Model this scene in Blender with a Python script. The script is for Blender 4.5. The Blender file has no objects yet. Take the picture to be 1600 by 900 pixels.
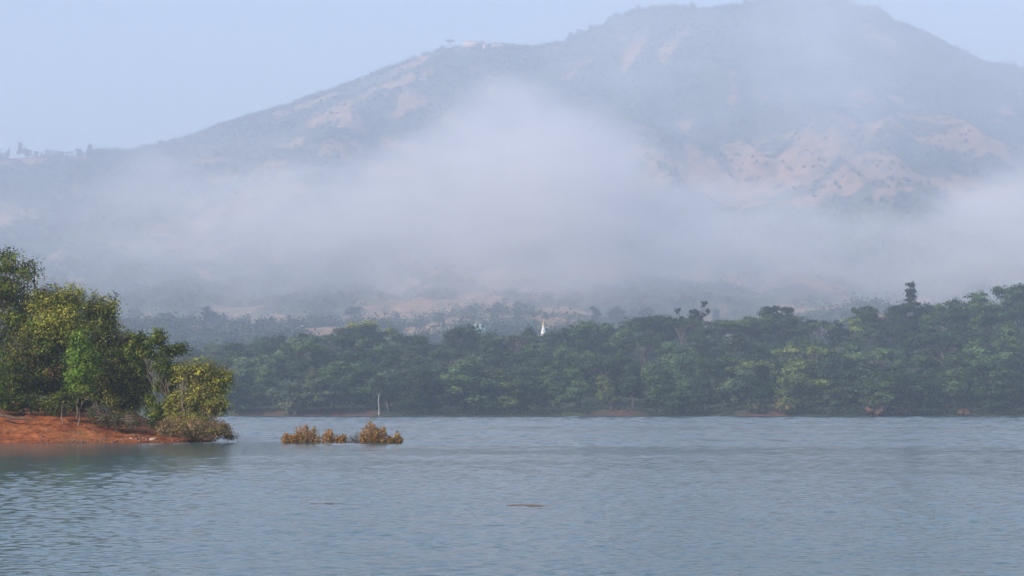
import bpy, math, random
import numpy as np
from mathutils import Vector

sc = bpy.context.scene
col = sc.collection
RNG = np.random.default_rng(11)
random.seed(11)

# ------------------------------------------------------------------ camera, sky, sun, exposure
F = 2986.0                       # focal length in pixels of the 1600 px wide photograph
CAM_H = 2.0
TH = math.atan(190 / F)          # the camera looks up a little
cd = bpy.data.cameras.new('camera')
cam = bpy.data.objects.new('camera', cd); col.objects.link(cam)
cd.sensor_width = 36.0; cd.lens = 36.0 * F / 1600.0
cd.clip_start = 0.5; cd.clip_end = 30000
cam.location = (0, 0, CAM_H); cam.rotation_euler = (math.pi / 2 + TH, 0, 0)
sc.camera = cam

SUN_EL = math.radians(31)
sun_az = Vector((-0.80, -0.60, 0)).normalized()
sun_dir = Vector((sun_az.x * math.cos(SUN_EL), sun_az.y * math.cos(SUN_EL), math.sin(SUN_EL)))
w = bpy.data.worlds.new('World'); sc.world = w; w.use_nodes = True
wn = w.node_tree.nodes; wl = w.node_tree.links
wn.clear()
sky = wn.new('ShaderNodeTexSky'); sky.sky_type = 'NISHITA'; sky.sun_disc = False
sky.sun_elevation = SUN_EL; sky.sun_rotation = math.atan2(sun_az.x, sun_az.y) % (2 * math.pi)
sky.air_density = 1.3; sky.dust_density = 0.6; sky.ozone_density = 3.0
bg = wn.new('ShaderNodeBackground'); bg.inputs['Strength'].default_value = 0.135
wo = wn.new('ShaderNodeOutputWorld')
tn_ = wn.new('ShaderNodeMix'); tn_.data_type = 'RGBA'; tn_.blend_type = 'MULTIPLY'; tn_.inputs[0].default_value = 1; tn_.inputs[7].default_value = (1.085, 0.99, 0.99, 1)
wl.new(sky.outputs[0], tn_.inputs[6]); wl.new(tn_.outputs[2], bg.inputs['Color']); wl.new(bg.outputs[0], wo.inputs['Surface'])
ld = bpy.data.lights.new('sun', 'SUN'); ld.energy = 5.0; ld.angle = math.radians(0.5); ld.color = (1.0, 0.88, 0.72)
sun = bpy.data.objects.new('sun', ld); col.objects.link(sun)
sun.rotation_euler = sun_dir.to_track_quat('Z', 'Y').to_euler()
sc.view_settings.view_transform = 'Standard'; sc.view_settings.look = 'None'
sc.view_settings.exposure = 0.55; sc.view_settings.gamma = 1.0; sc.view_settings.use_curve_mapping = False
cy = sc.cycles
cy.max_bounces = 5; cy.diffuse_bounces = 2; cy.glossy_bounces = 2; cy.transmission_bounces = 2
cy.transparent_max_bounces = 8; cy.volume_bounces = 3
cy.use_denoising = True; cy.caustics_reflective = False; cy.caustics_refractive = False
cy.volume_max_steps = 256

# ------------------------------------------------------------------ helpers
def elev(py):                    # tangent of the elevation of a pixel row
    return np.tan(TH + np.arctan((450.0 - np.asarray(py, float)) / F))
def at(px, py, Y):               # the point at depth Y seen at a pixel of the photograph
    return np.array([(px - 800.0) / F * Y * 1.002, Y, CAM_H + float(elev(py)) * Y])
def hash2(ix, iy, s=0):
    h = (ix.astype(np.int64) * 374761393 + iy.astype(np.int64) * 668265263 + s * 974634777) & 0xffffffff
    h = ((h ^ (h >> 13)) * 1274126177) & 0xffffffff
    return ((h ^ (h >> 16)) & 0xffff) / 65535.0
def vnoise(x, y, s=0):
    x = np.asarray(x, float); y = np.asarray(y, float)
    ix = np.floor(x); iy = np.floor(y); fx = x - ix; fy = y - iy
    fx = fx * fx * (3 - 2 * fx); fy = fy * fy * (3 - 2 * fy)
    a = hash2(ix, iy, s); b = hash2(ix + 1, iy, s); c = hash2(ix, iy + 1, s); d = hash2(ix + 1, iy + 1, s)
    return (a * (1 - fx) + b * fx) * (1 - fy) + (c * (1 - fx) + d * fx) * fy
def fbm(x, y, o=4, s=0):
    t = 0.0; a = 0.5; n = 0.0
    for k in range(o):
        t = t + a * vnoise(np.asarray(x) * 2 ** k, np.asarray(y) * 2 ** k, s + k); n += a; a *= 0.5
    return t / n
def sstep(a, b, x):
    t = np.clip((x - a) / (b - a), 0, 1); return t * t * (3 - 2 * t)

def tag(o, label=None, cat=None, group=None, kind=None):
    if label: o['label'] = label
    if cat: o['category'] = cat
    if group: o['group'] = group
    if kind: o['kind'] = kind
    return o
def empty(name, loc=(0, 0, 0), rz=0):
    o = bpy.data.objects.new(name, None); col.objects.link(o)
    o.location = loc; o.rotation_euler = (0, 0, rz); return o

class MB:
    """collects faces, then links them as one mesh object"""
    def __init__(s): s.v = []; s.f = []; s.c = []; s.n = 0
    def add(s, V, Fc, C=None):
        V = np.asarray(V, float); Fc = np.asarray(Fc, int)
        s.v.append(V); s.f.append(Fc + s.n); s.n += len(V)
        if C is None: C = (1, 1, 1)
        C = np.asarray(C, float)
        if C.ndim == 1: C = np.tile(C, (len(Fc), 1))
        s.c.append(C)
    def box(s, c, d, C=None):
        x, y, z = c; a, b, h = d[0] / 2, d[1] / 2, d[2] / 2
        V = [(x + i * a, y + j * b, z + k * h) for k in (-1, 1) for j in (-1, 1) for i in (-1, 1)]
        s.add(V, [(0, 2, 3, 1), (4, 5, 7, 6), (0, 1, 5, 4), (2, 6, 7, 3), (0, 4, 6, 2), (1, 3, 7, 5)], C)
    def tube(s, pts, rad, sides=6, C=None):
        pts = np.asarray(pts, float); n = len(pts)
        if np.ndim(rad) == 0: rad = np.full(n, rad)
        t = np.gradient(pts, axis=0); t /= np.linalg.norm(t, axis=1)[:, None] + 1e-9
        ref = np.array([0.31, 0.95, 0.1]); u = np.cross(t, ref); u /= np.linalg.norm(u, axis=1)[:, None] + 1e-9
        v = np.cross(t, u); a = np.linspace(0, 2 * np.pi, sides, endpoint=False)
        V = (pts[:, None] + np.asarray(rad)[:, None, None] * (np.cos(a)[None, :, None] * u[:, None] + np.sin(a)[None, :, None] * v[:, None])).reshape(-1, 3)
        Fc = []
        for i in range(n - 1):
            for j in range(sides):
                k = (j + 1) % sides
                Fc.append((i * sides + j, i * sides + k, (i + 1) * sides + k, (i + 1) * sides + j))
        s.add(V, Fc, C)
    def mesh(s, name, mat, smooth=False):
        V = np.concatenate(s.v); 
        me = bpy.data.meshes.new(name)
        me.vertices.add(len(V)); me.vertices.foreach_set('co', V.astype(np.float32).ravel())
        nl = sum(f.size for f in s.f); npoly = sum(len(f) for f in s.f)
        me.loops.add(nl); me.loops.foreach_set('vertex_index', np.concatenate([f.ravel() for f in s.f]).astype(np.int32))
        tot = np.concatenate([np.full(len(f), f.shape[1]) for f in s.f]).astype(np.int32)
        me.polygons.add(npoly)
        me.polygons.foreach_set('loop_start', np.concatenate([[0], np.cumsum(tot)[:-1]]).astype(np.int32))
        if smooth: me.polygons.foreach_set('use_smooth', np.ones(npoly, bool))
        C = np.concatenate(s.c); C = np.hstack([C, np.ones((len(C), 1))]).astype(np.float32)
        at_ = me.attributes.new('tint', 'FLOAT_COLOR', 'FACE'); at_.data.foreach_set('color', C.ravel())
        me.update(calc_edges=True)
        me.materials.append(mat); return me
    def build(s, name, mat, parent=None, smooth=False):
        o = bpy.data.objects.new(name, s.mesh(name, mat, smooth)); col.objects.link(o)
        if parent: o.parent = parent
        return o

# ------------------------------------------------------------------ materials
def newmat(name):
    m = bpy.data.materials.new(name); m.use_nodes = True
    nt = m.node_tree; nt.nodes.clear()
    out = nt.nodes.new('ShaderNodeOutputMaterial')
    return m, nt.nodes, nt.links, out
def ramp(nodes, stops):
    r = nodes.new('ShaderNodeValToRGB'); e = r.color_ramp.elements
    while len(e) < len(stops): e.new(0.5)
    for k, (p, c) in enumerate(stops):
        e[k].position = p; e[k].color = (c[0], c[1], c[2], 1)
    return r
def math_(nodes, links, op, a, b=None, clamp=False):
    n = nodes.new('ShaderNodeMath'); n.operation = op; n.use_clamp = clamp
    for i, v in enumerate((a, b)):
        if v is None: continue
        if isinstance(v, (int, float)): n.inputs[i].default_value = v
        else: links.new(v, n.inputs[i])
    return n.outputs[0]
def leaf_mat(name, transl=0.35, rough=0.55, spec=0.25, obj_tint=False):
    m, n, l, out = newmat(name)
    a = n.new('ShaderNodeAttribute'); a.attribute_name = 'tint'
    c = a.outputs['Color']
    if obj_tint:
        oi = n.new('ShaderNodeObjectInfo'); mx = n.new('ShaderNodeMix'); mx.data_type = 'RGBA'; mx.blend_type = 'MULTIPLY'
        mx.inputs[0].default_value = 1; l.new(c, mx.inputs[6]); l.new(oi.outputs['Color'], mx.inputs[7]); c = mx.outputs[2]
    p = n.new('ShaderNodeBsdfPrincipled'); l.new(c, p.inputs['Base Color'])
    p.inputs['Roughness'].default_value = rough; p.inputs['Specular IOR Level'].default_value = spec
    t = n.new('ShaderNodeBsdfTranslucent'); l.new(c, t.inputs['Color'])
    mx2 = n.new('ShaderNodeMixShader'); mx2.inputs[0].default_value = transl
    l.new(p.outputs[0], mx2.inputs[1]); l.new(t.outputs[0], mx2.inputs[2]); l.new(mx2.outputs[0], out.inputs['Surface'])
    return m
def bark_mat(name, c1, c2, scale=6):
    m, n, l, out = newmat(name)
    tc = n.new('ShaderNodeTexCoord'); mp = n.new('ShaderNodeMapping'); mp.inputs['Scale'].default_value = (scale, scale, scale * 0.3)
    l.new(tc.outputs['Object'], mp.inputs['Vector'])
    ns = n.new('ShaderNodeTexNoise'); ns.inputs['Scale'].default_value = 1; ns.inputs['Detail'].default_value = 5
    l.new(mp.outputs[0], ns.inputs['Vector'])
    r = ramp(n, [(0.35, c1), (0.65, c2)]); l.new(ns.outputs['Fac'], r.inputs[0])
    p = n.new('ShaderNodeBsdfPrincipled'); l.new(r.outputs[0], p.inputs['Base Color']); p.inputs['Roughness'].default_value = 0.9
    b = n.new('ShaderNodeBump'); b.inputs['Strength'].default_value = 0.5; b.inputs['Distance'].default_value = 0.03
    l.new(ns.outputs['Fac'], b.inputs['Height']); l.new(b.outputs[0], p.inputs['Normal'])
    l.new(p.outputs[0], out.inputs['Surface']); return m
def plain_mat(name, c, rough=0.8, var=0.15, scale=2.0):
    m, n, l, out = newmat(name)
    tc = n.new('ShaderNodeTexCoord'); ns = n.new('ShaderNodeTexNoise'); ns.inputs['Scale'].default_value = scale; ns.inputs['Detail'].default_value = 4
    l.new(tc.outputs['Object'], ns.inputs['Vector'])
    r = ramp(n, [(0.3, [x * (1 - var) for x in c]), (0.7, [min(1, x * (1 + var)) for x in c])]); l.new(ns.outputs['Fac'], r.inputs[0])
    p = n.new('ShaderNodeBsdfPrincipled'); l.new(r.outputs[0], p.inputs['Base Color']); p.inputs['Roughness'].default_value = rough
    l.new(p.outputs[0], out.inputs['Surface']); return m

M_leaf = leaf_mat('near_foliage', 0.22, 0.6, 0.10)
M_far = leaf_mat('forest_foliage', 0.25, 0.8, 0.05, True)
M_hilltree = leaf_mat('hill_foliage', 0.15, 0.9, 0.05)
M_bark = bark_mat('grey_bark', (0.10, 0.075, 0.055), (0.24, 0.19, 0.14))
M_barkpale = bark_mat('pale_bark', (0.11, 0.085, 0.065), (0.28, 0.23, 0.18))
M_barkfar = bark_mat('forest_bark', (0.09, 0.07, 0.05), (0.20, 0.16, 0.12), 1.5)
M_barkwhite = bark_mat('white_bark', (0.30, 0.27, 0.25), (0.52, 0.48, 0.45), 1.5)
M_twig = bark_mat('dry_twig', (0.16, 0.11, 0.08), (0.33, 0.25, 0.19))
M_log = bark_mat('driftwood', (0.05, 0.028, 0.02), (0.13, 0.075, 0.05), 9)
M_white = plain_mat('whitewash', (0.70, 0.68, 0.64), 0.7, 0.15)
M_pink = plain_mat('pink_plaster', (0.55, 0.40, 0.36), 0.8, 0.1, 0.3)
M_ochre = plain_mat('ochre_plaster', (0.62, 0.46, 0.30), 0.8, 0.1, 0.3)
M_turq = plain_mat('turquoise_paint', (0.24, 0.38, 0.38), 0.6, 0.1, 0.6)
M_dark = plain_mat('window_dark', (0.05, 0.055, 0.06), 0.3, 0.1)
M_roof = plain_mat('roof_slab', (0.30, 0.27, 0.25), 0.9, 0.2, 0.5)
M_gold = plain_mat('brass', (0.6, 0.42, 0.15), 0.4, 0.1)

# ------------------------------------------------------------------ terrain: one sheet from the far shore over the mountain
YR = 3600.0
sk = np.array([(-700, 330), (-300, 290), (0, 247), (30, 246), (70, 244), (150, 242), (200, 240), (240, 232), (300, 214), (340, 198), (400, 180), (450, 166), (500, 148),
      (560, 126), (620, 103), (660, 86), (700, 74), (740, 71), (800, 74), (840, 76), (880, 68), (920, 51), (960, 28), (1000, 17), (1050, 12),
      (1150, 12), (1170, 10), (1200, 2), (1250, -10), (1300, -5), (1340, 6), (1380, 20), (1420, 42), (1460, 58), (1500, 80), (1540, 98), (1600, 110), (1750, 125), (2100, 190), (2600, 270)], float)
def g_prof(t):
    return np.interp(t, [0, .12, .25, .4, .52, .62, .69, .725, .74, .785, .84, .92, 1.0], [0.03, .055, .10, .185, .27, .36, .45, .535, .55, .575, .69, .87, 1.0])
low_y = [500, 540, 1000, 1300, 1600, 2000, 2400, 2800]
low_z = [-3, 0, 25, 44, 78, 150, 240, 350]
def forest_rise(px):
    return np.interp(px, [-200, 300, 500, 700, 900, 1100, 1300, 1450, 1600, 1900], [12, 12, 17, 20, 20, 26, 24, 29, 35, 40])
def y_shore(x):
    return 541 + 5 * (fbm(x / 60.0, 3.3, 3, 5) - 0.5) + 26 * sstep(95, 230, x) * 0 
def bankmask(x):
    p_ = 800 + x / 545.0 * F
    return sstep(335, 380, p_) * (1 - sstep(560, 640, p_)) + sstep(915, 940, p_) * (1 - sstep(990, 1020, p_)) + .8 * sstep(1140, 1160, p_) * (1 - sstep(1235, 1260, p_))
def terrain(x, y):
    x = np.asarray(x, float); y = np.asarray(y, float)
    pxr = 800 + x / YR * F
    H = CAM_H + elev(np.interp(pxr, sk[:, 0], sk[:, 1])) * YR
    t = (y - 1000) / (YR - 1000)
    hi = H * g_prof(np.clip(t, 0, 1)) * 1.0
    terr = sstep(0.60, 0.68, t) * (1 - sstep(0.80, 0.9, t))
    hi = hi + terr * (0.555 * 780 - 0.555 * H) * 0.0
    lo = np.interp(y, low_y, low_z)
    w_ = sstep(1200, 2300, y)
    z = lo * (1 - w_) + hi * w_
    # forest slope by the shore
    px7 = 800 + x / 700.0 * F
    G = forest_rise(px7)
    ys = y_shore(x)
    zf = G * sstep(0, 1, (y - ys) / 210.0) + np.clip((y - ys) * 0.12, -2, 0.9) + np.clip((y - ys) * 0.25, 0, 1.2) * bankmask(x)
    wf = sstep(780, 1050, y)
    z = zf * (1 - wf) + z * wf
    # relief: spurs and gullies on the mountain
    mid = sstep(1500, 2100, y) * (1 - sstep(YR - 420, YR - 60, y))
    ux = x + 90 * (fbm(y / 300.0, x / 300.0, 3, 21) - 0.5)
    rid = 1 - np.abs(2 * fbm(ux / 190.0, y / 1100.0, 4, 9) - 1)
    z = z + mid * ((rid - 0.75) * 95 + (fbm(x / 70.0, y / 90.0, 4, 33) - 0.5) * 26)
    z = z + sstep(1000, 1500, y) * (1 - sstep(YR - 300, YR, y)) * (fbm(x / 160.0, y / 160.0, 3, 55) - 0.5) * 26
    z = z + sstep(900, 1200, y) * (fbm(x / 28.0, y / 28.0, 3, 77) - 0.5) * 5 * np.where(y > YR - 200, .5, 1)
    back = np.clip((y - YR) / 2200.0, 0, 1)
    return z * (1 - 0.75 * np.sqrt(back)) 
xs = np.arange(-2200, 2201, 9.0)
ys_ = np.concatenate([np.arange(505, 800, 3.0), np.arange(800, 1500, 8.0), np.arange(1500, 3800, 9.0), np.arange(3800, 5801, 80.0)])
X, Y = np.meshgrid(xs, ys_)
Z = terrain(X, Y)
# bare laterite: colour of the ground itself, by place (1 = bare, 0 = scrub)
def bare(x, y, slope=None):
    b = fbm(x / 34.0, y / 48.0, 5, 101)
    big = fbm(x / 210.0, y / 260.0, 2, 131)
    valley = (1 - sstep(1900, 2300, y))
    thr = 0.585 - 0.10 * valley
    v = 0.85 * sstep(thr - .02, thr + 0.05, b * 0.5 + big * 0.5)
    scar = sstep(2600, 2700, y) * (1 - sstep(2990, 3060, y)) * sstep(110, 190, x)
    v = np.maximum(v, scar * sstep(0.38, 0.58, fbm(x / 60.0, y / 36.0, 5, 151)))
    for (cx, cy, ax, ay, sh) in ((221, 3400, 18, 75, .30), (300, 3400, 20, 90, .45), (650, 3380, 50, 60, -.3)):
        dx = (x - cx - sh * (y - cy)) / ax; dy = (y - cy) / ay
        v = np.maximum(v, 0.8 * (1 - sstep(0.5, 1.4, np.sqrt(dx * dx + dy * dy) + 1.6 * (b - .5))))
    pxs = 800 + x / 545.0 * F
    sh_ = (1 - sstep(5, 10, y - y_shore(x))) * ((pxs > 340) & (pxs < 625) | (pxs > 925) & (pxs < 1010) | (pxs > 1150) & (pxs < 1250) | (pxs > 1490) & (pxs < 1520))
    return np.clip(np.where(y < 900, sh_, v), 0, 1)
B = bare(X, Y)
mb = MB()
nx, ny = len(xs), len(ys_)
idx = np.arange(nx * ny).reshape(ny, nx)
Fq = np.stack([idx[:-1, :-1], idx[:-1, 1:], idx[1:, 1:], idx[1:, :-1]], -1).reshape(-1, 4)
mb.add(np.stack([X, Y, Z], -1).reshape(-1, 3), Fq)
m, n, l, out = newmat('hillside_ground')
a = n.new('ShaderNodeAttribute'); a.attribute_name = 'bare'
gp = n.new('ShaderNodeNewGeometry')
def noise_at(n, l, vec, scale, det=4, rough=0.55):
    t = n.new('ShaderNodeTexNoise'); t.inputs['Scale'].default_value = scale; t.inputs['Detail'].default_value = det; t.inputs['Roughness'].default_value = rough
    l.new(vec, t.inputs['Vector']); return t.outputs['Fac']
n1 = noise_at(n, l, gp.outputs['Position'], 0.06); n2 = noise_at(n, l, gp.outputs['Position'], 0.012)
g1 = ramp(n, [(0.35, (0.040, 0.058, 0.028)), (0.7, (0.09, 0.10, 0.05))]); l.new(n1, g1.inputs[0])
r1 = ramp(n, [(0.3, (0.30, 0.155, 0.085)), (0.75, (0.48, 0.29, 0.165))]); l.new(n1, r1.inputs[0])
n4 = noise_at(n, l, gp.outputs['Position'], 0.035, 8, 0.72)
mm = math_(n, l, 'ADD', math_(n, l, 'MULTIPLY', a.outputs['Fac'], 0.8), math_(n, l, 'MULTIPLY', math_(n, l, 'SUBTRACT', n4, 0.5), 2.4))
sm = n.new('ShaderNodeMapRange'); sm.interpolation_type = 'SMOOTHSTEP'; sm.inputs['From Min'].default_value = 0.22; sm.inputs['From Max'].default_value = 0.95
l.new(mm, sm.inputs['Value'])
sp = n.new('ShaderNodeSeparateXYZ'); l.new(gp.outputs['Position'], sp.inputs[0])
fr = n.new('ShaderNodeMapRange'); fr.inputs['From Min'].default_value = 700; fr.inputs['From Max'].default_value = 900; l.new(sp.outputs['Y'], fr.inputs['Value'])
bk = n.new('ShaderNodeMix'); bk.data_type = 'RGBA'; l.new(fr.outputs[0], bk.inputs[0]); l.new(r1.outputs[0], bk.inputs[7])
n3 = noise_at(n, l, gp.outputs['Position'], 0.35, 4, .6)
r3 = ramp(n, [(0.38, (0.07, 0.06, 0.04)), (0.5, (0.12, 0.060, 0.045)), (0.7, (0.18, 0.09, 0.065))]); l.new(n3, r3.inputs[0]); l.new(r3.outputs[0], bk.inputs[6])
mx = n.new('ShaderNodeMix'); mx.data_type = 'RGBA'; l.new(sm.outputs[0], mx.inputs[0]); l.new(g1.outputs[0], mx.inputs[6]); l.new(bk.outputs[2], mx.inputs[7])
p = n.new('ShaderNodeBsdfPrincipled'); p.inputs['Roughness'].default_value = 0.95; p.inputs['Specular IOR Level'].default_value = 0.1
l.new(mx.outputs[2], p.inputs['Base Color']); l.new(p.outputs[0], out.inputs['Surface'])
ter = mb.build('terrain', m, None, True); tag(ter, 'hazy green mountain with bare pink scars rising behind the lake', 'mountain', kind='structure')
ba = ter.data.attributes.new('bare', 'FLOAT', 'POINT'); ba.data.foreach_set('value', B.astype(np.float32).ravel())

# ------------------------------------------------------------------ water
# real ripples: the sheet is finest near the camera's bank and coarser towards the far shore and the sides
def waves(x, y, spacing):
    r = np.random.default_rng(3); z = np.zeros_like(x)
    wx = x + 1.2 * (fbm(x / 4.0, y / 4.0, 2, 401) - .5); wy = y + 1.2 * (fbm(x / 5.0, y / 4.0, 2, 402) - .5)
    gust = 0.45 + 0.75 * sstep(0.35, 0.65, fbm(x / 55.0 + 7, y / 16.0, 3, 411)) + 0.35 * sstep(.5, .7, fbm(x / 7.0, y / 3.0, 3, 412))
    gust = gust * (1 - 0.35 * sstep(45, 75, y) * (1 - sstep(100, 112, y))) + 0.5 * np.exp(-((y - 112 - 2 * np.sin(x / 30)) / 2.5) ** 2) * sstep(-8, 20, x)
    gust = gust * (1 - 0.9 * sstep(-9, -14, x) * sstep(78, 88, y) * sstep(125, 118, y))
    gust = gust * (1 + 0.45 * (1 - sstep(28, 70, y)) + 0.75 * sstep(66, 125, y))
    for k in range(90):
        lam = 0.13 * (12 / 0.13) ** ((k + r.random()) / 90); th = math.pi / 2 + r.normal() * 0.6; ph = r.uniform(0, 6.28)
        kx, ky = math.cos(th) * 2 * math.pi / lam, math.sin(th) * 2 * math.pi / lam
        amp = 0.0135 * lam / (2 * math.pi) * 1.414
        env = sstep(2.0 * spacing, 3.5 * spacing, lam) * (1 - sstep(np.maximum(0.21, 5 * spacing), np.maximum(0.52, 11 * spacing), lam))
        z += amp * env * np.sin(kx * wx + ky * wy + ph)
    return z * gust
yr = [14.0]
while yr[-1] < 560: yr.append(yr[-1] * 1.0022)
yr = np.array(yr); ux = np.linspace(-0.40, 0.40, 380)
U, YY = np.meshgrid(ux, yr); XX = U * YY * (1 + 0.0)
ZZ = waves(XX, YY, np.abs(YY) * 0.0022)
ZZ *= sstep(0, 1.5, (0.40 - np.abs(U)) * YY) * sstep(14, 16, YY) * sstep(560, 545, YY)
mb = MB(); idx = np.arange(U.size).reshape(U.shape)
mb.add(np.stack([XX, YY, ZZ], -1).reshape(-1, 3), np.stack([idx[:-1, :-1], idx[:-1, 1:], idx[1:, 1:], idx[1:, :-1]], -1).reshape(-1, 4))
X0, X1, Y0, Y1 = 14 * .4, yr[-1] * .4, 14.0, yr[-1]
mb.add([(-9000, -400, 0), (9000, -400, 0), (9000, Y0, 0), (X0, Y0, 0), (-X0, Y0, 0), (-9000, Y0, 0), (9000, Y1, 0), (X1, Y1, 0), (-X1, Y1, 0), (-9000, Y1, 0), (9000, 900, 0), (-9000, 900, 0)],
       [(3, 2, 6, 7), (5, 4, 8, 9)])
mb.add([(-9000, -400, 0), (9000, -400, 0), (9000, Y0, 0), (-9000, Y0, 0), (-9000, Y1, 0), (9000, Y1, 0), (9000, 900, 0), (-9000, 900, 0)], [(0, 1, 2, 3), (4, 5, 6, 7)])
m, n, l, out = newmat('lake_water')
gp = n.new('ShaderNodeNewGeometry')
def mapped(n, l, vec, s, rot=0):
    mp = n.new('ShaderNodeMapping'); mp.inputs['Scale'].default_value = s; mp.inputs['Rotation'].default_value = (0, 0, rot); l.new(vec, mp.inputs['Vector']); return mp.outputs[0]
wv1 = noise_at(n, l, mapped(n, l, gp.outputs['Position'], (3.0, 4.5, 1), 0.15), 1.0, 3, 0.55)
bp = n.new('ShaderNodeBump'); bp.inputs['Strength'].default_value = 1.0; bp.inputs['Distance'].default_value = 0.011
l.new(wv1, bp.inputs['Height'])
p = n.new('ShaderNodeBsdfPrincipled'); p.inputs['Base Color'].default_value = (0.04, 0.085, 0.095, 1)
p.inputs['Roughness'].default_value = 0.12; p.inputs['IOR'].default_value = 1.333
l.new(bp.outputs[0], p.inputs['Normal']); l.new(p.outputs[0], out.inputs['Surface'])
wat = mb.build('water', m, None, True); tag(wat, 'calm blue grey lake with fine dark ripples', 'lake', kind='structure')

# ------------------------------------------------------------------ the near point of red earth
def shore_front(x):              # water's edge on the camera side
    return 114.6 + 0.5 * (fbm(x / 3.0, 1.7, 3, 61) - 0.5) + np.interp(x, [-60, -24, -21, -18.5], [0.0, 0.2, 0.6, 3.5])
def land(x, y):
    x = np.asarray(x, float); y = np.asarray(y, float)
    hmax = np.interp(x, [-70, -32, -26.5, -24, -21.5, -19.2, -17.8], [2.6, 1.75, 1.32, 0.75, 0.32, 0.10, -0.25])
    d = y - shore_front(x)
    rise = np.interp(d, [-4, 0, 0.25, 1.5, 6.5, 11, 60], [-0.8, -0.02, 0.10, 0.24, 1.0, 1.08, 1.3])
    z = np.where(d > 0.25, 0.08 + (hmax - 0.08) * np.clip((rise - 0.1) / 0.9, 0, 2), rise)
    z = np.where(hmax < 0.05, np.minimum(z, hmax), z)
    dist_back = np.interp(x, [-70, -30, -22, -18], [60, 32, 16, 4]) - d
    z = z - sstep(3, -3, dist_back) * (z + 1.0)
    z = z + (fbm(x / 1.3, y / 1.3, 4, 71) - 0.5) * 0.34 * sstep(0, 1.5, d) + (fbm(x / 0.4, y / 0.4, 3, 72) - 0.5) * 0.16 * sstep(0, .5, d)
    return z
xs2 = np.concatenate([np.arange(-95, -45, 0.6), np.arange(-45, -16, 0.12)]); ys2 = np.concatenate([np.arange(111, 123.5, 0.12), np.arange(123.5, 182, 0.7)])
X2, Y2 = np.meshgrid(xs2, ys2); Z2 = land(X2, Y2)
mb = MB(); idx = np.arange(X2.size).reshape(X2.shape)
mb.add(np.stack([X2, Y2, Z2], -1).reshape(-1, 3), np.stack([idx[:-1, :-1], idx[:-1, 1:], idx[1:, 1:], idx[1:, :-1]], -1).reshape(-1, 4))
m, n, l, out = newmat('red_earth')
gp = n.new('ShaderNodeNewGeometry')
a1 = noise_at(n, l, gp.outputs['Position'], 0.9, 8, 0.72); a2 = noise_at(n, l, gp.outputs['Position'], 6.0, 5, 0.75); a3 = noise_at(n, l, gp.outputs['Position'], 0.25, 3)
r1 = ramp(n, [(0.40, (0.10, 0.028, 0.012)), (0.50, (0.27, 0.080, 0.026)), (0.62, (0.47, 0.17, 0.065))])
l.new(math_(n, l, 'ADD', math_(n, l, 'MULTIPLY', a1, 0.5), math_(n, l, 'MULTIPLY', a2, 0.5)), r1.inputs[0])
r2 = ramp(n, [(0.52, (0, 0, 0)), (0.68, (0.45, 0.45, 0.45))]); l.new(a3, r2.inputs[0])
mx = n.new('ShaderNodeMix'); mx.data_type = 'RGBA'; l.new(r2.outputs[0], mx.inputs[0]); l.new(r1.outputs[0], mx.inputs[6]); mx.inputs[7].default_value = (0.20, 0.15, 0.06, 1)
# damp band just above the water
sp = n.new('ShaderNodeSeparateXYZ'); l.new(gp.outputs['Position'], sp.inputs[0])
wet = n.new('ShaderNodeMapRange'); wet.inputs['From Min'].default_value = 0.03; wet.inputs['From Max'].default_value = 0.22; wet.inputs['To Min'].default_value = 0.5; wet.inputs['To Max'].default_value = 1.0
l.new(math_(n, l, 'ADD', sp.outputs['Z'], math_(n, l, 'MULTIPLY', a1, 0.1)), wet.inputs['Value'])
mw = n.new('ShaderNodeVectorMath'); mw.operation = 'SCALE'; l.new(mx.outputs[2], mw.inputs[0]); l.new(wet.outputs[0], mw.inputs['Scale'])
p = n.new('ShaderNodeBsdfPrincipled'); p.inputs['Roughness'].default_value = 0.9; p.inputs['Specular IOR Level'].default_value = 0.12; l.new(mw.outputs[0], p.inputs['Base Color'])
bp = n.new('ShaderNodeBump'); bp.inputs['Distance'].default_value = 0.12; bp.inputs['Strength'].default_value = 0.9
l.new(a2, bp.inputs['Height']); l.new(bp.outputs[0], p.inputs['Normal']); l.new(p.outputs[0], out.inputs['Surface'])
lo_ = mb.build('shore_ground', m, None, True); tag(lo_, 'bare red laterite bank sloping to the water', 'bank', kind='structure')

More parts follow.
